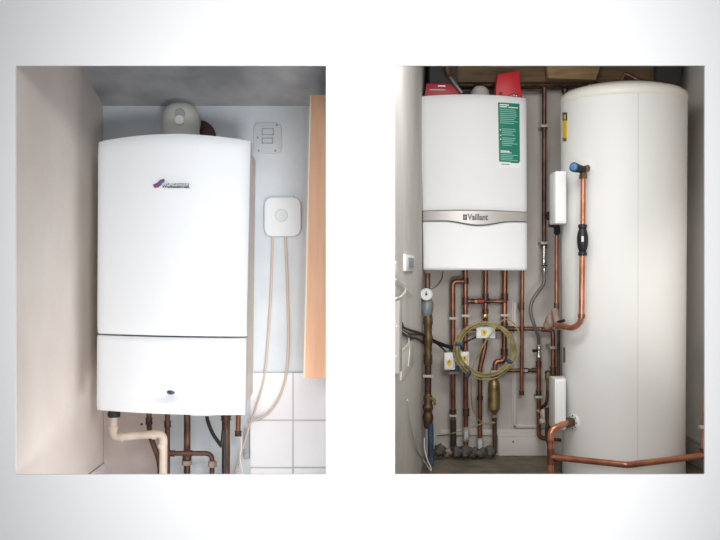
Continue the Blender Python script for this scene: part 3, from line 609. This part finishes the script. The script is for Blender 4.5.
# junction boxes
def jbox(label, x0, y0, x1, y1, yd, mark):
    t = thing('junction_box', label, 'junction box', P((x0+x1)/2, y1, yd+.02), None)
    a, b = P(x0, y1, yd), P(x1, y0, yd); mesh_obj('enclosure', MB().box((a.x, yd, a.z), (b.x, yd+.04, b.z), .003), 'plast', t)
    m = MB()
    for poly in mark: m.prism([(P(p, q_, yd).x, P(p, q_, yd).z) for p, q_ in poly], yd-.0015, yd+.001)
    s = mesh_obj('warning_sticker', m, 'yellow', t, label='yellow hazard sticker')
    x, y = mark[0][0]; cx = sum(p[0] for p in mark[0])/len(mark[0]); cy = sum(p[1] for p in mark[0])/len(mark[0])
    m = MB().prism([(P(p, q_, yd).x, P(p, q_, yd).z) for p, q_ in [(cx-.6, cy-1.6), (cx+.9, cy-1.4), (cx+.2, cy), (cx+.9, cy+.2), (cx-.4, cy+2), (cx, cy+.4), (cx-.7, cy+.2)]], yd-.0025, yd)
    mesh_obj('hazard_mark', m, 'navy', s)
    m = MB().box(P(x1-1.6, y0+2, yd-.001), P(x1-1.2, y1-2, yd)); mesh_obj('printed_line', m, 'slot', t)
    return t
jbox('white junction box with yellow hazard sticker, leftmost, clipped to the leftmost copper pipe', 444.3, 352.6, 455.3, 369.8, 4.42, [[(446.3, 359), (448, 361.5), (449.5, 358.5), (450.5, 361), (452, 359.5), (451.5, 364), (448.8, 366.5), (446.5, 363.5)]])
jbox('white junction box half seen through the left side of the cable coil', 459.5, 351.8, 469.3, 366, 4.44, [[(462, 356), (466.5, 355.5), (467, 361), (463, 361.5)]])
jbox('white junction box under the top of the cable coil, crossed by a loose cable end', 476.4, 326.6, 495.3, 338.4, 4.42, [[(480.8, 329.8), (486, 330.2), (487.5, 332.5), (485, 336), (481.2, 335.8)]])
tag(mesh_obj('blue_clip', MB().box(P(456, 366, 4.43), P(458.5, 371, 4.45), .001), 'bluetie'), 'small blue clip at the lower corner of the leftmost junction box', 'clip')

# cable coil
t = thing('cable_coil', 'coil of green-yellow earth cable tied with blue ties, hanging over the pipes', 'cable coil', P(485, 379, 4.39))
for k in range(6):
    ra = 25.5+k*.95+(k % 2)*.7; rb = 24.5+k*.8; ox, oy = random.uniform(-.8, .8), random.uniform(-.8, .8)
    pts = [P(485.6+ox+ra*math.cos(a_), 349.8+oy+rb*math.sin(a_)+.8*math.sin(2*a_+k), 4.385+.004*(k % 3)) for a_ in [2*math.pi*i/48 for i in range(48)]]
    mesh_obj('cable_turn', MB().tube(pts, .0033, 8, closed=True), 'gyellow', t)
mesh_obj('cable_tail', MB().tube(PL([(497, 325, 4.375), (492, 333, 4.37), (484, 344, 4.37), (476, 360, 4.37), (471.8, 373, 4.37), (471.3, 392, 4.40), (472.5, 407, 4.42), (477, 418, 4.44), (484, 423.5, 4.46), (491, 424, 4.46), (495.5, 422.3, 4.46)]), .0032, 8, smooth=True), 'gyellow', t)
mesh_obj('cable_tail', MB().tube(PL([(497, 325, 4.378), (505, 319.5, 4.38), (513, 322.5, 4.38), (518.5, 332, 4.38), (519.6, 345, 4.38), (517, 357, 4.38), (511, 366, 4.38)]), .003, 8, smooth=True), 'gyellow', t)
for (x_, y_) in ((458.8, 344.2), (509.8, 361.7), (468.7, 373.8)):
    c = P(x_, y_, 4.387); d = V((x_-485.6, 0, 349.8-y_)).normalized()
    mesh_obj('cable_tie', MB().tube([c-d*.017, c+d*.017], .0095, 8), 'bluetie', t)
# black cables
bg = None
cable('black_cable', 'topmost black cable from the left wall to the boxes under the boiler', [(398.5, 324.5, 3.75), (407, 329, 4.0), (420, 333, 4.25), (430, 338, 4.37), (441, 343, 4.42), (455, 346.5, 4.44), (468, 341, 4.44), (477, 336.5, 4.44)], 1.3, 'black', wall=424)
cable('black_cable', 'middle black cable from the left wall to the leftmost junction box', [(398.5, 327, 3.75), (408, 333.5, 4.0), (418, 334.3, 4.2), (425, 336, 4.34), (433, 341, 4.38), (441, 347, 4.42), (446.5, 352.5, 4.43)], 1.3, 'black', wall=424)
cable('black_cable', 'lowest black cable from the left wall, ducking behind the riser', [(399, 330, 3.75), (408, 336.5, 4.0), (418, 339, 4.2), (424, 343.5, 4.34), (426, 351, 4.40)], 1.3, 'black', wall=424)
cable('black_cable', 'short black cable linking riser area to the box seen through the coil', [(430, 340, 4.43), (441, 345, 4.45), (452, 348, 4.46), (461, 348, 4.46), (465, 353, 4.47)], 1.2, 'black')
tag(mesh_obj('cable_clamp', MB().blob(P(399.6, 325.5, 3.07), (.013, .03, .016), .1, 2), 'black'), 'black cable gland on the left wall where the black cables start', 'clamp')
# left wall electrics
def lwx(y): return xl0-(xl0-xl1)*(YR-y)/(YR-D)
def onl(px):   # depth where sight line meets the left wall
    s = (xl0-xl1)/(YR-D); return (xl0-s*YR)/((px-360)/F-s)
def lwbox(name, label, cat, px0, px1, py0, py1, th, m, parts=()):
    y0, y1 = onl(px0), onl(px1); ym = (y0+y1)/2; a, b = zp(py1, ym), zp(py0, ym)
    t = thing(name, label, cat, (lwx(ym), ym, a))
    f = lambda y, o: (lwx(y)+o*.993, y-o*.12)
    mesh_obj('plate', MB().floorprism([f(y0, -.002), f(y1, -.002), f(y1, th), f(y0, th)], a, b, .002), m, t)
    for (u0, u1, v0, v1, pm, pn, o) in parts:
        ya, yb_ = y0+(y1-y0)*u0, y0+(y1-y0)*u1
        mesh_obj(pn, MB().floorprism([f(ya, th-.002), f(yb_, th-.002), f(yb_, th+o), f(ya, th+o)], b-(b-a)*v1, b-(b-a)*v0, .001), pm, t)
    return t
lwbox('wall_switch', 'small white wall switch with grey rocker, high on the left side wall beside the boiler', 'switch', 403.5, 412.3, 255, 271, .008, 'plast', [(.22, .8, .18, .8, 'swg', 'rocker', .004)])
lwbox('fused_spur', 'white socket box on the side wall at the left edge, under the looped cables', 'socket', 394.0, 396.8, 300, 372, .016, 'clip')
lwbox('junction_cover', 'pale square box low on the side wall where white cables end', 'wall box', 400, 412, 344, 372, .006, 'rleft')
cable('white_cable', 'thick white cable looping over at the left edge above the black gland', [(395.5, 262, 3.0), (396.5, 274, 3.05), (399, 281, 3.1), (404.5, 285.5, 3.2), (405, 291, 3.2), (401, 296.5, 3.1), (395.5, 298.5, 3.0)], 1.3, 'whitec', wall=424)
cable('white_cable', 'white cable end pointing diagonally to the pressure gauge', [(396, 279, 3.05), (401, 284, 3.15), (405, 288, 3.3), (410, 293, 3.5), (413.5, 296.3, 3.6)], .9, 'whitec', wall=424)
cable('white_cable', 'white cable curling down below the black gland on the side wall', [(396.5, 326, 3.1), (402, 331, 3.2), (407.5, 335, 3.3), (408.7, 342, 3.35), (405, 348, 3.25), (399, 352, 3.1), (396, 356, 3.0)], 1.0, 'whitec', wall=424)
cable('white_cable', 'vertical white wire from the curled cable down the side wall', [(408.5, 338, 3.35), (409.3, 352, 3.4), (408, 366, 3.35)], .6, 'whitec', wall=424)
cable('white_cable', 'white flex trailing down to the floor by the blue pipe', [(407.5, 400, 3.45), (410.5, 425, 3.6), (416, 447, 3.85), (423, 459, 4.0), (430, 469.5, 4.05), (431, 468, 4.1), (427.5, 460, 4.15), (424.5, 448, 4.2), (424.5, 438, 4.25)], .85, 'whitec', wall=424)
cable('thin_wire', 'thin greenish wire running low across the back wall behind the pipes', [(437, 435.8, 4.565), (450, 434, 4.44), (460, 431, 4.44), (472, 427, 4.44), (484, 423.3, 4.44), (494, 422, 4.44)], .55, 'gyellow', 'wire')
cable('thin_wire', 'thin grey wire curving down from the boiler left underside', [(443, 272, 4.56), (441.5, 280, 4.56), (436.5, 286, 4.56), (431, 289, 4.5)], .4, 'greyhose', 'wire')

# floor collars and debris
def lump(c, r):
    from mathutils import noise
    mb = MB()
    mb.blob(c, (r*1.1, r, r*.9), 0, 4); of = V((random.random()*9, 3, 1))
    for v in mb.bm.verts: d = v.co-c; v.co = c+d*(.95+.5*noise.noise(d*38+of)+.25*noise.noise(d*90+of))
    return mb
dbl = [('dark ragged pipe sleeve on the floor beside the blue pipe', 440, 451, .03), ('pale stone lump on the floor beside the dark pipe sleeve', 447.5, 452, .02),
       ('dark rubble lump round the foot of the leftmost copper pipe', 458, 452, .028), ('grey rubble lump round the foot of the second copper pipe', 467, 451.5, .03),
       ('grey rubble lump between the second and third pipe feet', 474, 452.5, .025), ('dark rubble lump at the foot of the third copper pipe', 482, 452.5, .024), ('grey rubble lump at the foot of the air separator pipe', 490.5, 451.5, .025)]
for i, (lb_, x_, y_, r_) in enumerate(dbl):
    tag(mesh_obj('rubble_lump', lump(P(x_, y_, 4.46), r_), 'rubble' if i != 1 else 'lead', ang=60), lb_, 'rubble')
for (lb_, x_, y0_, y1_, m_, y9) in (('dark lagging sleeve on the leftmost copper pipe foot', 453.2, 420, 447, 'soot', yv), ('white paint-stained sleeve on the second copper pipe foot', 466, 427, 441, 'whitepaint', yv), ('pale flaking sleeve on the third copper pipe foot', 480, 438, 452, 'whitepaint', yv)):
    tag(mesh_obj('pipe_sleeve', MB().tube(PL([(x_, y0_), (x_+.3, y1_)], y9), .0135, 12), m_), lb_, 'sleeve')
# panel moulding + skirting
mb = MB()
def mould(x0, x1, y0, y1, th=.014): a, b = P(x0, y1, YR), P(x1, y0, YR); mb.box((a.x, YR-th, a.z), (b.x, YR, b.z), .004)
mould(513, 516.2, 302, 427.5); mould(513, 552, 424, 427.5); mould(511.5, 514, 300, 430, .007)
struct('trim_6', mb, 'trim')
mb = MB(); a, b = P(497.5, 455, YR), P(620, 437, YR)
mb.box((a.x, YR-.02, FZ), (b.x, YR-.0, b.z), .003); mb.box((P(440, 0, YR).x, YR-.012, P(0, 435, YR).z), (b.x, YR, P(0, 429, YR).z), .003); mb.box((P(497, 0, YR).x, YR-.016, P(0, 437.3, YR).z), (b.x, YR, P(0, 433, YR).z), .003)
bs = struct('baseboard_back', mb, 'trim')
mesh_obj('nail_hole', MB().lathe([(.004, 0), (.004, -.022), (0, -.022)], P(512.4, 441, YR), (0, 1, 0), 10), 'black', bs)
struct('baseboard_right', MB().box((XRR-.018, 3.2, FZ), (XRR, YR, FZ+.09), .003).box((XRR-.012, 3.2, FZ+.09), (XRR, YR, FZ+.11), .003), 'trim')
tag(mesh_obj('pipe_elbow_fitting', MB().tube(PL([(622, 81, 4.36), (625, 74, 4.35), (631, 76, 4.34), (639, 80, 4.33), (655, 84.5, 4.33)]), .009, 10, smooth=True), 'copperd'), 'curved dark pipe rising over the tank lid in front of the timber', 'pipe')

for o in list(bpy.data.objects):
    if '_b' in o: del o['_b']

# ================================================================ CAMERA
cam = bpy.data.cameras.new('camera'); co = bpy.data.objects.new('camera', cam); C.objects.link(co)
co.location = (0, 0, EYE); co.rotation_euler = (math.radians(90), 0, 0)
cam.sensor_fit = 'HORIZONTAL'; cam.sensor_width = 36; cam.lens = 36*F/720; cam.clip_start = .05
bpy.context.scene.camera = co
# ================================================================ LIGHT
w = bpy.data.worlds.new('world'); bpy.context.scene.world = w; w.use_nodes = True
w.node_tree.nodes['Background'].inputs[0].default_value = (.93, .96, 1, 1); w.node_tree.nodes['Background'].inputs[1].default_value = .40
def lamp(name, typ, loc, tgt, power, col=(1, 1, 1), **kw):
    l = bpy.data.lights.new(name, typ); l.energy = power; l.color = col
    for k, v_ in kw.items(): setattr(l, k, v_)
    o = bpy.data.objects.new(name, l); C.objects.link(o); o.location = loc
    o.rotation_euler = (V(tgt)-V(loc)).to_track_quat('-Z', 'Y').to_euler(); return o
lamp('gallery_spot', 'SPOT', (.45, -.3, EYE+1.0), (.06, D, EYE+.55), 190, (1, 1, 1), spot_size=math.radians(50), spot_blend=1.0, shadow_soft_size=.3)  # added spots, no real fixtures: grade the white wall and front-light both alcoves
lamp('gallery_spot', 'SPOT', (.45, -.3, EYE-.8), (-.02, D, EYE-.5), 220, (1, 1, 1), spot_size=math.radians(50), spot_blend=1.0, shadow_soft_size=.3)
lamp('gallery_spot', 'SPOT', (-.4, -.3, EYE+.4), (.30, D, EYE), 140, (1, 1, 1), spot_size=math.radians(50), spot_blend=1.0, shadow_soft_size=.45)
lamp('left_alcove_low_light', 'AREA', (-.30, 2.70, .85), (-.75, 2.8, 1.7), 3.0, (1, .95, .91), size=.4)  # added fill hidden below the sill, lifts left wall and ceiling
lamp('right_alcove_wall_light', 'SPOT', (1.0, 2.6, 1.75), (1.5, 4.05, 1.5), 34, (1, .98, .95), spot_size=math.radians(40), spot_blend=.8, shadow_soft_size=.12)  # added spot out of sight behind the front wall, brightens the strip beside the tank
lamp('right_alcove_light', 'AREA', (.5, 2.85, 2.5), (.8, 4.3, 1.3), 11, (.97, .99, 1), shape='RECTANGLE', size=.7, size_y=.35)  # added fill hidden above the opening, lights the right alcove from upper left

s = bpy.context.scene
s.view_settings.view_transform = 'Standard'; s.view_settings.look = 'None'; s.view_settings.gamma = 1; s.view_settings.use_curve_mapping = False
s.view_settings.exposure = 0
